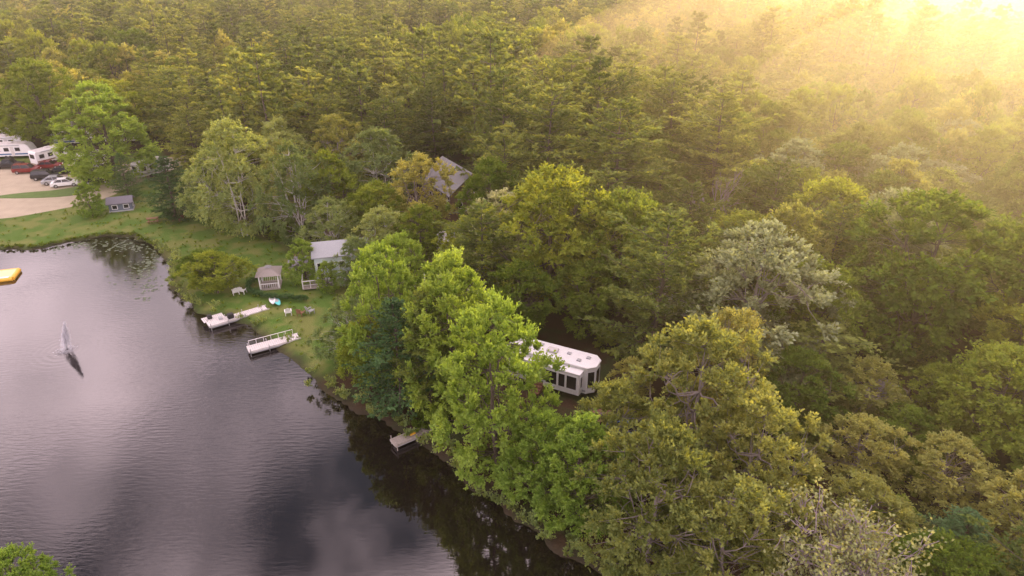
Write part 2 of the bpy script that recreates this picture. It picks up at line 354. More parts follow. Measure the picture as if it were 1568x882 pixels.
ds = N('ShaderNodeVectorMath'); ds.operation = 'DISTANCE'; L(tc.outputs['Object'], ds.inputs[0]); ds.inputs[1].default_value = (FX, FY, 0)
s1 = N('ShaderNodeMath'); s1.operation = 'MULTIPLY'; s1.inputs[1].default_value = 9; L(ds.outputs['Value'], s1.inputs[0])
s2 = N('ShaderNodeMath'); s2.operation = 'SINE'; L(s1.outputs[0], s2.inputs[0])
fo = N('ShaderNodeMapRange'); fo.inputs['From Min'].default_value = .5; fo.inputs['From Max'].default_value = 4.5; fo.inputs['To Min'].default_value = .2; fo.inputs['To Max'].default_value = 0; L(ds.outputs['Value'], fo.inputs[0])
s3 = N('ShaderNodeMath'); s3.operation = 'MULTIPLY_ADD'; L(s2.outputs[0], s3.inputs[0]); L(fo.outputs[0], s3.inputs[1]); L(mu2.outputs[0], s3.inputs[2])
bp = N('ShaderNodeBump'); bp.inputs['Strength'].default_value = .22; bp.inputs['Distance'].default_value = .11; L(s3.outputs[0], bp.inputs['Height'])
b = N('ShaderNodeBsdfPrincipled'); b.inputs['Base Color'].default_value = (.006, .004, .004, 1); b.inputs['Roughness'].default_value = .015; b.inputs['IOR'].default_value = 1.7
L(bp.outputs[0], b.inputs['Normal']); L(b.outputs[0], out.inputs[0])
me = bpy.data.meshes.new('pond_water'); me.from_pydata([(-200, -90, 0), (60, -90, 0), (60, 110, 0), (-200, 110, 0)], [], [(0, 1, 2, 3)])
w = bpy.data.objects.new('pond_water', me); COL.objects.link(w); me.materials.append(m)

# ------------------------------------------------------------------ mesh builder for built things
class MB:
    def __init__(s): s.v = []; s.f = []
    def box(s, x0, x1, y0, y1, z0, z1):
        n = len(s.v); s.v += [(x0, y0, z0), (x1, y0, z0), (x1, y1, z0), (x0, y1, z0), (x0, y0, z1), (x1, y0, z1), (x1, y1, z1), (x0, y1, z1)]
        s.f += [tuple(n+i for i in q) for q in ((3, 2, 1, 0), (4, 5, 6, 7), (0, 1, 5, 4), (1, 2, 6, 5), (2, 3, 7, 6), (3, 0, 4, 7))]; return s
    def prism_y(s, prof, y0, y1, k=1.0):
        n = len(s.v); c = len(prof); s.v += [(x, y0, z) for x, z in prof]+[(x, y1, z) for x, z in prof]
        s.f.append(tuple(range(n, n+c))); s.f.append(tuple(range(n+2*c-1, n+c-1, -1)))
        for i in range(c): j = (i+1) % c; s.f.append((n+j, n+i, n+c+i, n+c+j))
        return s
    def prism_z(s, poly, z0, z1, top=None):
        n = len(s.v); c = len(poly); tp = top or poly
        s.v += [(x, y, z0) for x, y in poly]+[(x, y, z1) for x, y in tp]
        s.f.append(tuple(range(n+c-1, n-1, -1))); s.f.append(tuple(range(n+c, n+2*c)))
        for i in range(c): j = (i+1) % c; s.f.append((n+i, n+j, n+c+j, n+c+i))
        return s
    def cyl(s, p, q, r0, r1=None, k=12):
        p = Vector(p); q = Vector(q); r1 = r0 if r1 is None else r1; d = (q-p).normalized()
        a = d.orthogonal().normalized(); b_ = d.cross(a); n = len(s.v)
        for c, r_ in ((p, r0), (q, r1)):
            for i in range(k):
                t = 6.28319*i/k; s.v.append(tuple(c+a*math.cos(t)*r_+b_*math.sin(t)*r_))
        for i in range(k): j = (i+1) % k; s.f.append((n+i, n+j, n+k+j, n+k+i))
        s.f.append(tuple(range(n+k-1, n-1, -1))); s.f.append(tuple(range(n+k, n+2*k))); return s
    def obj(s, name, mat, parent=None, bevel=0, smooth=False):
        me = bpy.data.meshes.new(name); me.from_pydata(s.v, [], s.f); me.materials.append(mat); me.update()
        o = bpy.data.objects.new(name, me); COL.objects.link(o)
        if parent: o.parent = parent
        if bevel:
            md = o.modifiers.new('b', 'BEVEL'); md.width = bevel; md.segments = 2; md.limit_method = 'ANGLE'
        return o
def empty(name, x, y, rot=0, z=GZ):
    e = bpy.data.objects.new(name, None); e.empty_display_size = .3; COL.objects.link(e)
    e.location = (x, y, z); e.rotation_euler = (0, 0, R(rot)); return e

WHITE = simple('white_paint', (.72, .72, .71), .45, var=.08, scale=1.5)
OFFW = simple('weathered_white_planks', (.56, .54, .52), .7, var=.25, scale=4)
CREAM = simple('cream_trim', (.62, .58, .5), .5)
GLASS = simple('dark_glass', (.012, .014, .018), .08, var=.1, spec=.5)
RUB = simple('black_rubber', (.02, .02, .02), .8)
GREYR = simple('grey_shingles', (.2, .2, .205), .85, var=.3, scale=8, bump=.3)
GREYP = simple('grey_plastic', (.35, .36, .37), .5)
WOOD = simple('weathered_wood', (.3, .27, .24), .8, var=.3, scale=5, bump=.2)
BWOOD = simple('stained_wood', (.2, .1, .055), .7, var=.25, scale=5)
BLUEG = simple('pale_blue_siding', (.48, .58, .57), .6, var=.08, scale=2)
BLUE = simple('slate_blue_siding', (.1, .13, .17), .7)
METAL = simple('galvanised_metal', (.5, .5, .5), .35, metal=.9)
SAND = simple('sandy_gravel', (.36, .31, .22), .95, var=.22, scale=.6, bump=.2)
YEL = simple('yellow_vinyl', (.75, .42, .04), .45)
TEAL = simple('teal_board', (.12, .55, .52), .4)
BROWN = simple('brown_siding', (.16, .1, .07), .7)
REDP = simple('dark_red_paint', (.16, .015, .015), .25); BLKP = simple('black_paint', (.015, .016, .02), .2)
SILP = simple('silver_paint', (.4, .42, .44), .3, metal=.6); BLUP = simple('blue_paint', (.06, .14, .28), .25)

def sheet(name, poly, z, mat):
    me = bpy.data.meshes.new(name); me.from_pydata([(x, y, z) for x, y in poly], [], [tuple(range(len(poly)))]); me.materials.append(mat)
    o = bpy.data.objects.new(name, me); COL.objects.link(o); return o
def smooth(poly, it=2):
    for _ in range(it):
        q = []
        for i in range(len(poly)):
            a = poly[i]; b_ = poly[(i+1) % len(poly)]
            q += [(a[0]*.75+b_[0]*.25, a[1]*.75+b_[1]*.25), (a[0]*.25+b_[0]*.75, a[1]*.25+b_[1]*.75)]
        poly = q
    return poly
ROAD = [(-128, 112), (-100, 101.5), (-82.6, 102.5), (-78, 105.5), (-73, 109.5), (-70, 114), (-69.5, 121), (-66, 130), (-64, 137), (-69, 141), (-76, 133), (-84, 132), (-96, 134), (-112, 136), (-130, 134)]
sheet('gravel_road', smooth(ROAD), GZ+.004, SAND)
isl_poly = smooth([(-92, 112.5), (-77, 113.3), (-75, 118), (-76.5, 124), (-80, 117.5), (-88, 115.5)])
GRASS = simple('lawn_grass', (.08, .14, .025), .95, var=.35, scale=1.2)
MB().prism_z(isl_poly, GZ, GZ+.06).obj('grass_verge', GRASS)
sheet('gravel_lane', smooth([(-20, 96), (-5, 84), (10, 79), (20, 74), (20, 71), (8, 75.5), (-8, 81), (-24, 92), (-40, 106), (-52, 124), (-48, 126), (-36, 110)]), GZ+.004, simple('worn_gravel', (.16, .12, .085), .95, var=.35, scale=.8))

def window(glass, frame, axis_, a0, a1, z0, z1, pos, sgn, fw=.07):
    def bx(mb, p0, p1, q0, q1, d0, d1):
        lo, hi = sorted((pos+sgn*d0, pos+sgn*d1))
        if axis_ == 'y': mb.box(p0, p1, lo, hi, q0, q1)
        else: mb.box(lo, hi, p0, p1, q0, q1)
    bx(glass, a0, a1, z0, z1, -.02, .018)
    bx(frame, a0-fw, a0, z0-fw, z1+fw, -.02, .05); bx(frame, a1, a1+fw, z0-fw, z1+fw, -.02, .05)
    bx(frame, a0, a1, z1, z1+fw, -.02, .05); bx(frame, a0, a1, z0-fw, z0, -.02, .05)

def fifth_wheel(x, y, rot):
    e = empty('fifth_wheel_camper', x, y, rot)
    MB().prism_z([(-4.6, -1.25), (4.1, -1.25), (4.75, -.62), (4.75, .62), (4.1, 1.25), (-4.6, 1.25)], .55, 3.45).obj('body', WHITE, e, .05)
    MB().prism_z([(-4.68, -1.33), (4.15, -1.33), (4.85, -.66), (4.85, .66), (4.15, 1.33), (-4.68, 1.33)], 3.452, 3.6).obj('roof', WHITE, e, .07)
    MB().box(-.1, 3.7, -2.15, -1.24, .75, 3.15).obj('slide_out', WHITE, e, .04)
    MB().box(-.18, 3.78, -2.24, -1.26, 3.152, 3.24).obj('slide_out_roof', WHITE, e, .03)
    MB().box(-4.2, -1.3, -1.95, -1.24, .75, 3.1).obj('bedroom_slide_out', WHITE, e, .04)
    MB().box(.2, 3.4, 1.24, 2.0, .75, 3.1).obj('rear_slide_out', WHITE, e, .04)
    G = MB(); F = MB()
    window(G, F, 'y', .2, 1.35, 1.35, 2.8, -2.15, -1); window(G, F, 'y', 1.55, 2.2, 1.35, 2.8, -2.15, -1); window(G, F, 'y', 2.4, 3.4, 1.35, 2.8, -2.15, -1)
    window(G, F, 'y', -3.6, -2.0, 1.6, 2.6, -1.95, -1)
    window(G, F, 'x', -1.9, -1.45, 1.4, 2.7, 3.7, 1)
    window(G, F, 'x', -.48, .48, 1.25, 3.0, 4.75, 1)
    G.obj('windows', GLASS, e); F.obj('window_frames', WHITE, e)
    for sg in (-1, 1):
        mid = Vector((4.425, sg*.935, 2.15)); d = Vector((.65, -sg*.63, 0)).normalized(); nn = Vector((.63, sg*.65, 0)).normalized()
        q = MB(); hw = .33; c = mid+nn*.012
        pts = [c-d*hw, c+d*hw]
        q.v = [(p.x+o.x, p.y+o.y, z) for z in (1.25, 3.0) for p in pts for o in (nn*0, nn*.02)]
        q.f = [(1, 3, 7, 5), (0, 1, 5, 4), (3, 2, 6, 7), (4, 5, 7, 6), (0, 2, 3, 1), (2, 0, 4, 6)]
        q.obj('bay_window_pane', GLASS, e)
    MB().box(-4.5, 4.0, -1.2, 1.2, .3, .55).obj('chassis', RUB, e)
    MB().box(-4.55, 4.05, -1.262, -1.252, .75, .95).obj('side_stripe', GREYP, e)
    rf = MB().box(-.6, .5, -.4, .4, 3.602, 3.88); rf.box(-3.3, -2.3, -.4, .4, 3.602, 3.85); rf.obj('air_conditioners', OFFW, e, .08)
    rv = MB()
    for xx, yy in ((1.6, .3), (2.9, -.4), (-1.5, .6), (3.6, .4)): rv.box(xx-.2, xx+.2, yy-.2, yy+.2, 3.602, 3.72)
    rv.obj('roof_vents', GREYP, e, .03)
    rv = MB()
    for xx in (-1.0, -.1, .8):
        for yy in (-1.2, 1.0): rv.cyl((xx, yy, .36), (xx, yy+.22, .36), .36, k=16)
    rv.obj('wheels', RUB, e)
    st = MB()
    for i in range(4): st.box(-1.2, -.2, -2.0-.3*i, -1.7-.3*i, 0, .75-.18*i)
    st.box(-1.25, -1.2, -2.9, -1.7, 0, 1.2); st.obj('entry_steps', BWOOD, e)
    MB().box(-1.05, -.35, -1.27, -1.252, .8, 2.75).obj('door', CREAM, e)
    return e
fifth_wheel(4.1, 57.6, -27)

def travel_trailer(x, y, rot, Lh=3.6, body=WHITE, stripe=GREYP, name='travel_trailer'):
    e = empty(name, x, y, rot)
    prof = [(-Lh, .55), (Lh-.3, .55), (Lh, .9), (Lh-.05, 1.7), (Lh-.45, 2.6), (Lh-.9, 2.95), (-Lh+.25, 2.98), (-Lh, 2.75)]
    MB().prism_y(prof, -1.2, 1.2).obj('body', body, e, .06)
    MB().box(-Lh+.3, Lh-1, -1.12, 1.12, 2.975, 3.03).obj('roof', OFFW, e)
    G = MB(); F = MB()
    for sg in (-1, 1):
        for a in (-2.6, -.9, 1.2): window(G, F, 'y', a, a+.9, 1.6, 2.3, sg*1.2, sg, .04)
    window(G, F, 'x', -.7, .7, 1.6, 2.4, -Lh, -1, .05)
    G.obj('windows', GLASS, e); F.obj('window_frames', GREYP, e)
    S = MB(); S.box(-Lh+.1, Lh-.4, -1.212, -1.203, .85, 1.15); S.box(-Lh+.1, Lh-.4, 1.203, 1.212, .85, 1.15); S.obj('stripes', stripe, e)
    MB().box(.3, .95, -1.23, -1.214, .7, 2.5).obj('door', OFFW, e)
    A = MB().box(-.5, .5, -.35, .35, 3.032, 3.3); A.box(1.4, 1.8, -.2, .2, 3.032, 3.13); A.box(-2.4, -2, -.2, .2, 3.032, 3.13); A.obj('roof_units', OFFW, e, .06)
    W = MB()
    for xx in (-.9, -.1):
        for yy in (-1.22, 1.0): W.cyl((xx, yy, .36), (xx, yy+.22, .36), .36, k=14)
    W.obj('wheels', RUB, e)
    H = MB().box(Lh-.2, Lh+1.1, -.05, .05, .45, .6); H.cyl((Lh+.9, 0, 0), (Lh+.9, 0, .6), .05, k=8); H.cyl((Lh+.4, -.2, .6), (Lh+.4, -.2, 1.05), .17); H.obj('hitch', GREYP, e)
    MB().cyl((-2.2, -1.32, 2.8), (2.2, -1.32, 2.8), .08).obj('awning_roll', GREYP, e)
for t in [(-102.8, 138, 8, 4.2), (-93, 134.5, 62, 3.3), (-113, 150, 5, 4), (-68.5, 126, 55, 3.2), (-118, 146, 10, 4), (-83, 131, 40, 3), (-108, 144, 8, 4), (-96, 148, 20, 4), (-26, 148, 30, 3.4), (-24, 121, 60, 3.2), (-9, 88.5, 110, 3), (-34, 122, 20, 3.6), (-3.5, 72, 150, 3.2), (18, 72, -20, 3.4), (-104, 158, 5, 4.2), (-86, 150, 5, 3.6)]:
    travel_trailer(*t, stripe=random.choice([GREYP, BLUP, BROWN]))

def car(x, y, rot, paint, kind='sedan', name='parked_car'):
    e = empty(name, x, y, rot)
    if kind == 'pickup':
        body = [(-2.7, .4), (2.7, .4), (2.75, .75), (2.65, 1.05), (1.3, 1.18), (-2.7, 1.15)]; cab = (-.75, 1.35, -.45, .85, 1.16, 1.82)
    elif kind == 'suv':
        body = [(-2.25, .35), (2.25, .35), (2.3, .7), (2.2, .98), (1.1, 1.1), (-2.2, 1.1), (-2.3, .8)]; cab = (-2.15, 1.25, -1.95, .55, 1.1, 1.72)
    else:
        body = [(-2.25, .3), (2.2, .3), (2.28, .6), (2.1, .82), (1.0, .95), (-1.7, .98), (-2.25, .85)]; cab = (-1.75, 1.2, -1.0, .35, .95, 1.42)
    MB().prism_y(body, -.9, .9).obj('body', paint, e, .07)
    x0, x1, t0, t1, z0, z1 = cab
    MB().prism_z([(x0, -.84), (x1, -.84), (x1, .84), (x0, .84)], z0, z1, [(t0, -.66), (t1, -.66), (t1, .66), (t0, .66)]).obj('cabin_glass', GLASS, e, .03)
    MB().box(t0-.03, t1+.03, -.67, .67, z1+.002, z1+.05).obj('roof', paint, e, .02)
    P = MB()
    for sg in (-1, 1):
        for xa, xb in ((x0, t0), (x1, t1), ((x0+x1)/2, (t0+t1)/2)): P.cyl((xa, sg*.85, z0), (xb, sg*.68, z1+.02), .035, k=6)
    P.obj('pillars', paint, e)
    if kind == 'pickup': MB().box(-2.55, -.85, -.75, .75, 1.151, 1.16).obj('bed_cover', RUB, e)
    W = MB(); H = MB()
    for xx in (-1.4, 1.45):
        for yy in (-.92, .7): W.cyl((xx, yy, .33), (xx, yy+.22, .33), .33, k=16)
        for yy in (-.93, .921): H.cyl((xx, yy, .33), (xx, yy+.012, .33), .18, k=10)
    W.obj('wheels', RUB, e); H.obj('hubcaps', METAL, e)
    Lg = MB().box(2.2, 2.3, -.8, -.45, .62, .78); Lg.box(2.2, 2.3, .45, .8, .62, .78); Lg.obj('headlights', WHITE, e)
for t in [(-93.5, 127.5, 8, REDP, 'suv'), (-87.5, 123.6, 12, BLKP, 'suv'), (-84, 121, 20, SILP, 'sedan'), (-81.5, 119.6, 22, WHITE, 'sedan'), (-79, 125.5, 15, SILP, 'pickup'), (-86, 127, 10, BLKP, 'sedan'), (-99, 130.5, 5, BLKP, 'pickup'),
          (-76.5, 121.3, 15, BLKP, 'sedan'), (-91, 130.5, 10, REDP, 'sedan'), (13.5, 47, -40, SILP, 'suv'), (10.8, 49.2, -35, BLUP, 'sedan'), (-11, 78.5, 30, WHITE, 'pickup'), (-15, 87.5, 45, WHITE, 'suv')]: car(*t)

def house(name, x, y, rot, Lx, Wy, eave, ridge, wall, roofm, wins=True, porch=False):
    e = empty(name, x, y, rot); a, b_ = Lx/2, Wy/2
    MB().box(-a-.1, a+.1, -b_-.1, b_+.1, -.1, .2).obj('foundation', GREYP, e)
    q = MB(); q.v = [(s*a, yy, z) for s in (-1, 1) for yy, z in ((-b_, .2), (b_, .2), (b_, eave), (0, ridge), (-b_, eave))]
    q.f = [(0, 1, 2, 3, 4), (9, 8, 7, 6, 5), (0, 4, 9, 5), (1, 6, 7, 2), (2, 7, 8, 3), (3, 8, 9, 4), (0, 5, 6, 1)]; q.obj('walls', wall, e)
    dy = b_+.35; sl = (ridge-eave)/b_; zz = eave-.35*sl
    q = MB()
    for sg in (-1, 1):
        n = len(q.v)
        q.v += [(-a-.3, sg*dy, zz+.02), (a+.3, sg*dy, zz+.02), (a+.3, 0, ridge+.02), (-a-.3, 0, ridge+.02), (-a-.3, sg*dy, zz+.16), (a+.3, sg*dy, zz+.16), (a+.3, 0, ridge+.16), (-a-.3, 0, ridge+.16)]
        q.f += [tuple(n+i for i in f_) for f_ in ((0, 1, 2, 3), (4, 5, 6, 7), (0, 1, 5, 4), (1, 2, 6, 5), (3, 0, 4, 7))]
    q.obj('roof', roofm, e)
    G = MB(); F = MB()
    rows = [(.9, 1.7)] if eave < 3.2 else [(.7, 1.5), (2.2, 3.0)]
    if eave < 2: rows = [(.5, 1.1)]
    for z0, z1 in rows:
        k = int(Lx//1.2)
        for i in range(k):
            c = -a+(i+.5)*Lx/k
            window(G, F, 'y', c-.35, c+.35, z0, z1, -b_, -1, .08); window(G, F, 'y', c-.35, c+.35, z0, z1, b_, 1, .08)
        for i in ((-1, 0, 1) if Wy > 3 else (0,)):
            window(G, F, 'x', i*Wy*.28-.33, i*Wy*.28+.33, z0, z1, -a, -1, .08); window(G, F, 'x', i*Wy*.28-.33, i*Wy*.28+.33, z0, z1, a, 1, .08)
    G.obj('windows', GLASS, e); F.obj('window_frames', WHITE, e)
    if porch:
        D = MB().box(-a-1.8, a, -b_-1.6, -b_-.005, .25, .38); D.box(-a-1.8, -a-.005, -b_, b_, .25, .38); D.obj('deck', WOOD, e)
        Pm = MB()
        n = 9
        for i in range(n+1):
            xx = -a-1.7+i*(Lx+1.6)/n; Pm.box(xx-.05, xx+.05, -b_-1.58, -b_-1.48, .38, 1.35)
        for i in range(5):
            yy = -b_-1.5+i*(Wy+1.3)/4; Pm.box(-a-1.78, -a-1.68, yy-.05, yy+.05, .38, 1.35)
        Pm.box(-a-1.8, a, -b_-1.6, -b_-1.46, 1.35, 1.42); Pm.box(-a-1.8, -a-1.66, -b_-1.46, b_, 1.35, 1.42); Pm.box(-a-1.7, a, -b_-1.55, -b_-1.51, .8, .86)
        Pm.obj('railing', OFFW, e)
    if eave > 2: MB().box(a-1.6, a-.8, -b_-.07, -b_-.053, .25, 2.2).obj('door', WHITE, e)
    return e
house('lakeside_cottage', -22.6, 82.5, 14, 6.8, 4.6, 3.9, 4.9, BLUEG, simple('pale_roof', (.27, .29, .3), .8, var=.2, scale=8), porch=True)
house('camp_lodge', -9.3, 112, -60, 11, 8, 3.2, 6.2, BROWN, GREYR)
house('storage_shed', -65, 107.5, 20, 3.4, 2.2, 1.5, 2.1, BLUE, simple('shed_roof', (.11, .11, .13), .8))
house('garden_shed', -28.6, 83.2, 10, 2, 1.7, 1.6, 2.2, BLUEG, GREYR)

e = empty('timber_deck', 36.1, 54.9, 25); q = MB()
for i in range(18): q.box(-2.2+i*.24, -1.99+i*.24, -1.5, 1.5, .8, .85)
q.obj('boards', WOOD, e)
q = MB()
for xx in (-2.1, 0, 2.0):
    for yy in (-1.45, 1.45): q.box(xx-.06, xx+.06, yy-.05, yy+.05, 0, 1.8)
q.box(-2.04, 1.94, 1.42, 1.48, 1.72, 1.8); q.box(-2.04, 1.94, 1.42, 1.48, 1.25, 1.31)
q.obj('posts_and_rails', WOOD, e)
q = MB()
for i in range(4): q.box(2.12+i*.28, 2.38+i*.28, -.6, .6, 0, .7-i*.17)
q.obj('steps', WOOD, e)

e = empty('gazebo', -31.3, 79.2, 12)
q = MB().box(-1.3, 1.3, -1.3, 1.3, 0, .14); q.obj('floor', WOOD, e)
q = MB()
for sx_ in (-1, 1):
    for sy in (-1, 1): q.box(sx_*1.15-.07, sx_*1.15+.07, sy*1.15-.07, sy*1.15+.07, .14, 2.0)
for sy in (-1, 1): q.box(-1.08, 1.08, sy*1.15-.04, sy*1.15+.04, .8, .88)
q.box(-1.19, -1.11, -1.08, 1.08, .8, .88)
for i in range(9):
    xx = -1+i*.25; q.box(xx-.02, xx+.02, -1.17, -1.13, .14, .8); q.box(xx-.02, xx+.02, 1.13, 1.17, .14, .8)
q.obj('posts_and_rails', WHITE, e)
MB().prism_z([(-1.55, -1.55), (1.55, -1.55), (1.55, 1.55), (-1.55, 1.55)], 2.0, 2.65, [(-.35, -.35), (.35, -.35), (.35, .35), (-.35, .35)]).obj('roof', simple('gazebo_roof', (.22, .2, .18), .8), e)
MB().prism_z([(-.42, -.42), (.42, -.42), (.42, .42), (-.42, .42)], 2.7, 2.95, [(-.03, -.03), (.03, -.03), (.03, .03), (-.03, .03)]).obj('cupola', GREYR, e)

def adirondack(x, y, rot, mat, z=GZ):
    e = empty('lawn_chair', x, y, rot, z); q = MB()
    for i in range(5): yy = -.28+i*.14; q.box(-.3, .3, yy-.055, yy+.055, .36, .39)
    for i in range(5):
        xx = -.26+i*.13; n = len(q.v); q.box(xx-.055, xx+.055, .3, .33, .36, 1.05+(.1-abs(i-2)*.05))
        for j in range(n+4, n+8): vx = q.v[j]; q.v[j] = (vx[0], vx[1]+.25, vx[2])
    for s_ in (-1, 1): q.box(s_*.36-.06, s_*.36+.06, -.35, .4, .56, .6); q.box(s_*.33-.03, s_*.33+.03, -.33, -.26, 0, .56); q.box(s_*.33-.03, s_*.33+.03, .3, .37, 0, .56)
    q.obj('frame', mat, e)
for t in [(-35.0, 76.8, -150, WHITE), (-34.2, 77.1, 170, WHITE), (-25.2, 71.3, 160, BWOOD), (-24.2, 71.8, 140, GREYP), (-26.8, 71.5, 200, WHITE)]: adirondack(*t)

def picnic_table(x, y, rot):
    e = empty('picnic_table', x, y, rot); q = MB()
    for i in range(5): yy = -.34+i*.17; q.box(-.9, .9, yy-.075, yy+.075, .72, .76)
    for s in (-1, 1):
        q.box(-.9, .9, s*.75-.13, s*.75+.13, .43, .47)
        q.box(s*.65-.04, s*.65+.04, -.85, .85, .36, .43); q.box(s*.65-.04, s*.65+.04, -.34, .34, .65, .72)
        q.cyl((s*.6, -.6, 0), (s*.6, -.25, .7), .05, k=6); q.cyl((s*.6, .6, 0), (s*.6, .25, .7), .05, k=6)
    q.obj('boards', BWOOD, e)
for t in [(-57, 101.5, 20), (-53.5, 102.5, -10), (-82, 100, 30), (-30, 87, 10), (8.5, 51.5, 20)]: picnic_table(*t)

def dock(x, y, rot, Ln, W, mat, z=.56, name='boat_dock', rail=False):
    e = empty(name, x, y, rot, 0); q = MB(); n = int(Ln/.22)
    for i in range(n): q.box(i*.22, i*.22+.19, -W/2, W/2, z, z+.05)
    q.obj('planks', mat, e)
    q = MB().box(0, Ln, -W/2-.06, -W/2-.004, z-.16, z+.06); q.box(0, Ln, W/2+.004, W/2+.06, z-.16, z+.06); q.box(-.06, -.002, -W/2-.06, W/2+.06, z-.16, z+.06); q.obj('edge_beams', mat, e)
    q = MB()
    for i in range(int(Ln/2)+1):
        for s in (-1, 1): q.cyl((.1+i*2, s*(W/2+.1), -1.5), (.1+i*2, s*(W/2+.1), z+.35), .05, k=8)
    q.obj('posts', METAL if mat is not WOOD else WOOD, e)
    MB().box(.1, Ln-.1, -W/2+.1, W/2-.1, z-.4, z-.06).obj('floats', GREYP, e)
    return e
d1 = dock(-35.4, 69.0, 38, 7.0, 1.1, OFFW)
q = MB()
for i in range(12): q.box(-.3+i*.2, -.13+i*.2, .62, 1.9, .56, .61)
q.obj('side_platform', OFFW, d1)
q = MB().box(2.2, 2.9, -.4, .2, .61, 1.2); q.box(.3, .8, 1.0, 1.5, .61, 1.1); q.obj('equipment', RUB, d1, .08)
q = MB().box(1.3, 1.7, .1, .5, .61, .95); q.obj('storage_box', GREYP, d1, .03)
d2 = dock(-28.9, 63.6, 31, 5.6, 1.2, OFFW)
q = MB()
for i in range(7): q.box(.2+i*.8, .25+i*.8, .52, .57, .61, 1.25)
q.box(.2, 5.05, .51, .58, 1.25, 1.29); q.obj('handrail', OFFW, d2)
d3 = dock(-10.6, 48.0, 36, 5.5, .95, WOOD)
MB().prism_z([(1.6, -.2), (2.2, -.2), (2.3, .1), (1.7, .15)], .62, .8).obj('life_vest', YEL, d3, .06)
def board(x, y, rot, m, z):
    k = 20; pts = [(1.5*math.cos(6.283*i/k), .38*math.sin(6.283*i/k)*(1-.25*math.cos(6.283*i/k))) for i in range(k)]
    e = empty('paddle_board', x, y, rot, z); e.rotation_euler[1] = R(-8)
    MB().prism_z(pts, 0, .11).obj('hull', m, e, .03); MB().prism_z([(p[0]*.45-.3, p[1]*.7) for p in pts], .111, .118).obj('deck_pad', GREYP, e)
    MB().box(-1.2, -1.0, -.01, .01, -.18, 0).obj('fin', RUB, e)
board(-29.0, 74.3, -60, TEAL, .72); board(-29.7, 74.7, -68, WHITE, .72)

e = empty('swim_raft', -68.5, 82.7, 18, 0)
q = MB()
for i in range(4):
    a0, a1 = R(45+90*i), R(135+90*i); q.cyl((2*math.cos(a0), 2*math.sin(a0), .22), (2*math.cos(a1), 2*math.sin(a1), .22), .3, k=14)
q.obj('tubes', YEL, e)
MB().box(-1.3, 1.3, -1.3, 1.3, .38, .5).obj('deck', simple('raft_deck', (.7, .55, .3), .6), e, .05)
MB().box(-1.1, 1.1, -1.55, -1.25, .1, .6).obj('ladder_block', WHITE, e, .08)

# fountain spray: many thin jets falling back around a tall centre
g = np.random.default_rng(5); T = TreeMesh(); jets = []
for j in range(44):
    a = j*2.39996; sp_ = .03+.2*(j/44)**1.2; hj = 3.4*(1-.5*(j/44))*g.uniform(.92, 1.05); n = 230; t = g.uniform(0, 1.9, n)
    hz_ = hj*(1-(t-1)**2); xr = sp_*t*1.25+g.normal(0, .03+.03*t, n)
    jets.append(np.stack([xr*np.cos(a)+hz_*.24, xr*np.sin(a)+g.normal(0, .04, n), np.maximum(.03, hz_+g.normal(0, .05, n))], 1))
P = np.concatenate(jets); n = len(P)
T.leaves(P, unit(n, g)*.35+np.array([0, 0, 1.]), unit(n, g), g.uniform(.05, .15, n), g.uniform(.025, .06, n), g.uniform(0, 1, n))
n = 1300; rr = np.abs(g.normal(.5, .28, n)); a = g.uniform(0, 6.28, n)
P = np.stack([rr*np.cos(a), rr*np.sin(a), g.uniform(.02, .22, n)*np.exp(-rr)], 1); T.leaves(P, unit(n, g), unit(n, g)+np.array([0, 0, 1.]), g.uniform(.05, .11, n), .05, g.uniform(0, 1, n))
m, nt, out = mat_new('water_spray'); d = nt.nodes.new('ShaderNodeBsdfDiffuse'); d.inputs[0].default_value = (.75, .75, .78, 1); t = nt.nodes.new('ShaderNodeBsdfTranslucent'); t.inputs[0].default_value = (.75, .75, .78, 1)
ms = nt.nodes.new('ShaderNodeMixShader'); nt.links.new(d.outputs[0], ms.inputs[1]); nt.links.new(t.outputs[0], ms.inputs[2]); nt.links.new(ms.outputs[0], out.inputs[0])
e = empty('water_fountain', FX, FY, 0, 0)
o = bpy.data.objects.new('spray', T.build('fountain_spray', [m, m])); COL.objects.link(o); o.parent = e
MB().cyl((0, 0, -.1), (0, 0, .12), .28, .22, 16).obj('nozzle', RUB, e)

# lily pads
g = np.random.default_rng(6); q = MB()
for cx, cy, n, sx_, sy in ((-63, 93.5, 150, 4.5, 1.2), (-51, 86.5, 120, 1.3, 2.5), (-55.5, 92.3, 60, 2, 1), (-47.5, 79, 40, 1, 2)):
    for i in range(n):
        x, y = g.normal(cx, sx_), g.normal(cy, sy)
        if sdist(np.array([x]), np.array([y]), POND)[0] > -.3: continue
        r_ = g.uniform(.1, .25); a0 = g.uniform(0, 6.28); n0 = len(q.v)
        q.v += [(x, y, .012)]+[(x+r_*math.cos(a0+j*.62), y+r_*math.sin(a0+j*.62), .012+.001*(i % 5)) for j in range(10)]; q.f.append(tuple(range(n0, n0+11)))
q.obj('lily_pads', simple('lily_pad_green', (.06, .09, .035), .5, var=.4, scale=1))

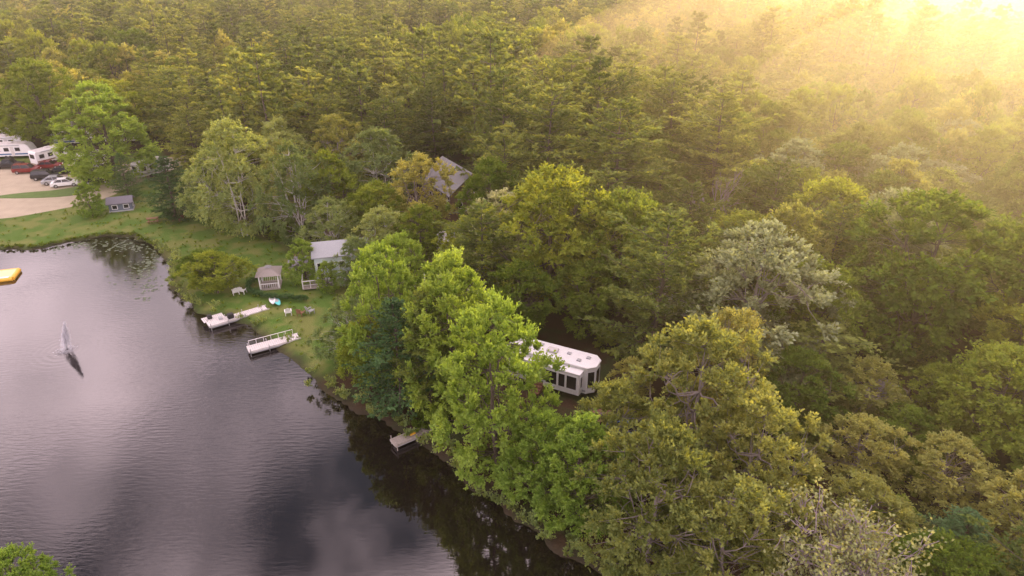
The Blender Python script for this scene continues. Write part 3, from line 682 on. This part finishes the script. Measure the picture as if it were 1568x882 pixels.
def mass(name, C, cr, mats, nsh=12, nlf=9, ls=.16):
    T = TreeMesh(); g = np.random.default_rng(len(C)); T.tube([C[0]-np.array([0, 0, .3]), C[0]], [.03, .01], 3)
    shoots(T, g, C, cr, np.tile(np.array([0, 0, 1.]), (len(C), 1)), nsh, nlf, ls, up=.2, tintbase=g.uniform(0, 1, len(C)))
    o = bpy.data.objects.new(name, T.build(name, mats)); COL.objects.link(o)
def along(pts, st):
    out_ = []
    for a, b_ in zip(pts[:-1], pts[1:]):
        a = np.array(a); b_ = np.array(b_); n = max(1, int(np.linalg.norm(b_-a)/st))
        for i in range(n): out_.append(a+(b_-a)*i/n)
    return np.array(out_)
hp = along([(-33.2, 81), (-34, 79), (-33.6, 77.2), (-31, 75.6), (-27.5, 75.0), (-25.3, 74.8)], .22)
C = np.column_stack([np.repeat(hp, 3, 0)+g.normal(0, .1, (len(hp)*3, 2)), GZ+g.uniform(.15, .55, len(hp)*3)])
mass('clipped_hedge', C, np.full(len(C), .32), [BARK, L_SPRUCE], 10, 8, .12)
sp = along([tuple(p) for p in POND[5:23]], .5)
keep = g.uniform(size=len(sp)) < np.where((sp[:, 0] < -20), np.where(sp[:, 0] < -38, .6, .12), .95)
sp = sp[keep]; sp = sp+g.normal(0, .45, sp.shape)+np.array([.35, .3])
C = np.column_stack([sp, g.uniform(.3, .75, len(sp))])
mass('shoreline_brush', C, g.uniform(.35, .8, len(C)), [BARK, L_BIRCH], 12, 10, .2)
sp = along([tuple(p) for p in POND[0:6]], .35); sp = sp+g.normal(0, .25, sp.shape)+np.array([0, .5]); C = np.column_stack([sp, np.full(len(sp), .25)])
mass('shoreline_reeds', C, g.uniform(.15, .35, len(C)), [BARK, L_MAPLE], 10, 8, .16)
n = 2600; px = g.uniform(-100, -14, n); py = g.uniform(56, 128, n)
ok = (sdist(px, py, LAWN) < -.5) & (sdist(px, py, POND) > .8) & (sdist(px, py, np.array(ROAD, float)) > .5)
px, py = px[ok], py[ok]; C = np.column_stack([px, py, np.full(len(px), GZ+.02)])
mass('grass_tufts', C, g.uniform(.1, .3, len(C)), [BARK, L_MAPLE], 6, 5, .14)

# ------------------------------------------------------------------ forest (instanced collection)
fc = bpy.data.collections.new('forest_trees')
TR = np.array(trees); g = np.random.default_rng(99)
KEEPOUT = [(4, 57.5, 7.5), (-22, 82, 8), (-9.5, 112, 8.5), (-7.5, 103, 5), (-24, 121, 5), (-9, 88.5, 4), (-31, 79, 4), (12, 48, 4), (36, 54.5, 3.5), (18, 72, 3)]
def clear_ok(x, y, rad):
    for a, b_, c in KEEPOUT:
        if math.hypot(x-a, y-b_) < c: return False
    return np.min(np.hypot(TR[:, 0]-x, TR[:, 1]-y)-TR[:, 2]*.7) > rad*.3
cnt = 0
def add_inst(me, x, y, sx, sz):
    global cnt
    o = bpy.data.objects.new('forest_tree_%d' % cnt, me); cnt += 1
    o.location = (x, y, GZ-.1); o.rotation_euler = (0, 0, g.uniform(0, 6.28)); o.scale = (sx, sx*g.uniform(.9, 1.1), sz); fc.objects.link(o)
y = 26.
while y < 450:
    st = 6.2 if y < 110 else (7.6 if y < 320 else 10)
    w = .84*y+28; x = -w
    while x < w:
        px = x+g.uniform(-.45, .45)*st; py = y+g.uniform(-.45, .45)*st; x += st
        pt = (np.array([px]), np.array([py]))
        if py < 200:
            if sdist(*pt, POND)[0] < 2.5 or sdist(*pt, LAWN)[0] < 1: continue
            if px < -5 and py < 122 and px > -60: continue
            if px < -55 and py < 142+8*math.sin(px*.2): continue
            if px < 22 and py < 66: continue
            if px < 26 and py < 46: continue
            if not clear_ok(px, py, 4.5): continue
        nz = math.sin(px*.031+py*.017)+math.sin(py*.043-px*.022+1.3)+g.normal(0, .7)
        pinep = nz > (0 if py > 110 else .4)
        near = py < 118
        hmul = 1.0+.12*math.sin(px*.05+2)+.1*math.sin(py*.07)
        if py < 60: hmul *= .62
        elif py < 85 and px > 20: hmul *= .8
        if pinep:
            h = g.uniform(11, 23)*hmul; r_ = 3.0+h*.14+g.uniform(-.5, .9)
            me = random.choice(PIN if near else FPIN); add_inst(me, px, py, r_/5, h/20)
        else:
            h = g.uniform(9, 17.5)*hmul; r_ = g.uniform(3.6, 6.4)*(.8 if py < 60 else 1)
            me = random.choice((MAP+OLI+MAP+SIL) if near else (FMAP+FOLI)); add_inst(me, px, py, r_/5, h/15)
    y += st*.92
for i in range(700):
    px, py = g.uniform(-60, 110), g.uniform(26, 130)
    pt = (np.array([px]), np.array([py]))
    if sdist(*pt, POND)[0] < 1.2 or sdist(*pt, LAWN)[0] < .5 or any(math.hypot(px-a, py-b_) < c*.8 for a, b_, c in KEEPOUT): continue
    s = g.uniform(.6, 1.9); add_inst(SHR[0], px, py, s/7, s*g.uniform(.8, 1.5)/15)
fo = bpy.data.objects.new('forest', None); fo.instance_type = 'COLLECTION'; fo.instance_collection = fc; COL.objects.link(fo)

# ------------------------------------------------------------------ air haze and added glare veil
def hazemat(name, dens, g_, col):
    m, nt, out = mat_new(name); vs = nt.nodes.new('ShaderNodeVolumeScatter')
    vs.inputs['Density'].default_value = dens; vs.inputs['Anisotropy'].default_value = g_; vs.inputs['Color'].default_value = (*col, 1)
    nt.links.new(vs.outputs[0], out.inputs['Volume']); return m
MB().box(-1500, 1500, -300, 1600, -6, 50).obj('evening_haze', hazemat('evening_haze', .00045, .76, (1, .86, .66)))
def veil_ellipsoid(name, c, rad, dens, g_, col):
    q = MB(); nu, nv = 48, 24
    q.v = [(0, 0, -1)]+[(math.sin(math.pi*j/nv)*math.cos(6.28319*i/nu), math.sin(math.pi*j/nv)*math.sin(6.28319*i/nu), -math.cos(math.pi*j/nv)) for j in range(1, nv) for i in range(nu)]+[(0, 0, 1)]
    for i in range(nu): k = (i+1) % nu; q.f.append((0, 1+k, 1+i)); b0 = 1+(nv-2)*nu; q.f.append((b0+i, b0+k, len(q.v)-1))
    for j in range(nv-2):
        for i in range(nu): k = (i+1) % nu; q.f.append((1+j*nu+i, 1+j*nu+k, 1+(j+1)*nu+k, 1+(j+1)*nu+i))
    o = q.obj(name, hazemat(name, dens, g_, col)); o.scale = rad; o.location = c; o.rotation_euler[2] = R(-33)
veil_ellipsoid('added_glare_veil', (185, 190, 5), (168, 245, 42), .0019, .62, (1, .7, .34))  # stand-in for lens glare: warm scattering volumes added over the right-hand forest
veil_ellipsoid('added_glare_veil', (145, 145, 3), (92, 150, 34), .0034, .6, (1, .7, .34))

# ------------------------------------------------------------------ light
AZ, EL = 34, 13
s = Vector((math.sin(R(AZ))*math.cos(R(EL)), math.cos(R(AZ))*math.cos(R(EL)), math.sin(R(EL))))
ld = bpy.data.lights.new('sun', 'SUN'); ld.energy = 5; ld.angle = R(.5); ld.color = (1, .8, .48)
lo = bpy.data.objects.new('sun', ld); lo.rotation_euler = s.to_track_quat('Z', 'Y').to_euler(); COL.objects.link(lo); lo.location = (200, 300, 80)
wd = bpy.data.worlds.new('World'); scene.world = wd; wd.use_nodes = True
nt = wd.node_tree; nt.nodes.clear(); N = nt.nodes.new; L = nt.links.new
o = N('ShaderNodeOutputWorld'); bg = N('ShaderNodeBackground'); bg.inputs['Strength'].default_value = .15
sk = N('ShaderNodeTexSky'); sk.sky_type = 'NISHITA'; sk.sun_disc = False; sk.sun_elevation = R(EL); sk.sun_rotation = R(AZ); sk.dust_density = 2
tc = N('ShaderNodeTexCoord'); mp = N('ShaderNodeMapping'); mp.inputs['Scale'].default_value = (1.6, 1.6, 2.6); mp.inputs['Location'].default_value = (.3, .1, .2); L(tc.outputs['Generated'], mp.inputs[0])
no = N('ShaderNodeTexNoise'); no.inputs['Scale'].default_value = 1.7; no.inputs['Detail'].default_value = 7; L(mp.outputs[0], no.inputs['Vector'])
rp = N('ShaderNodeValToRGB'); rp.color_ramp.elements[0].position = .4; rp.color_ramp.elements[1].position = .62; L(no.outputs['Fac'], rp.inputs[0])
mx = N('ShaderNodeMix'); mx.data_type = 'RGBA'; L(rp.outputs[0], mx.inputs['Factor']); L(sk.outputs[0], mx.inputs['A']); mx.inputs['B'].default_value = (34, 26, 27.5, 1)
L(mx.outputs['Result'], bg.inputs[0]); L(bg.outputs[0], o.inputs[0])

cd = bpy.data.cameras.new('camera'); cd.sensor_width = 36; cd.lens = 24; cd.clip_end = 8000; cd.clip_start = .1
co = bpy.data.objects.new('camera', cd); co.location = (0, 0, 40.5); co.rotation_euler = (R(63), 0, 0); COL.objects.link(co); scene.camera = co
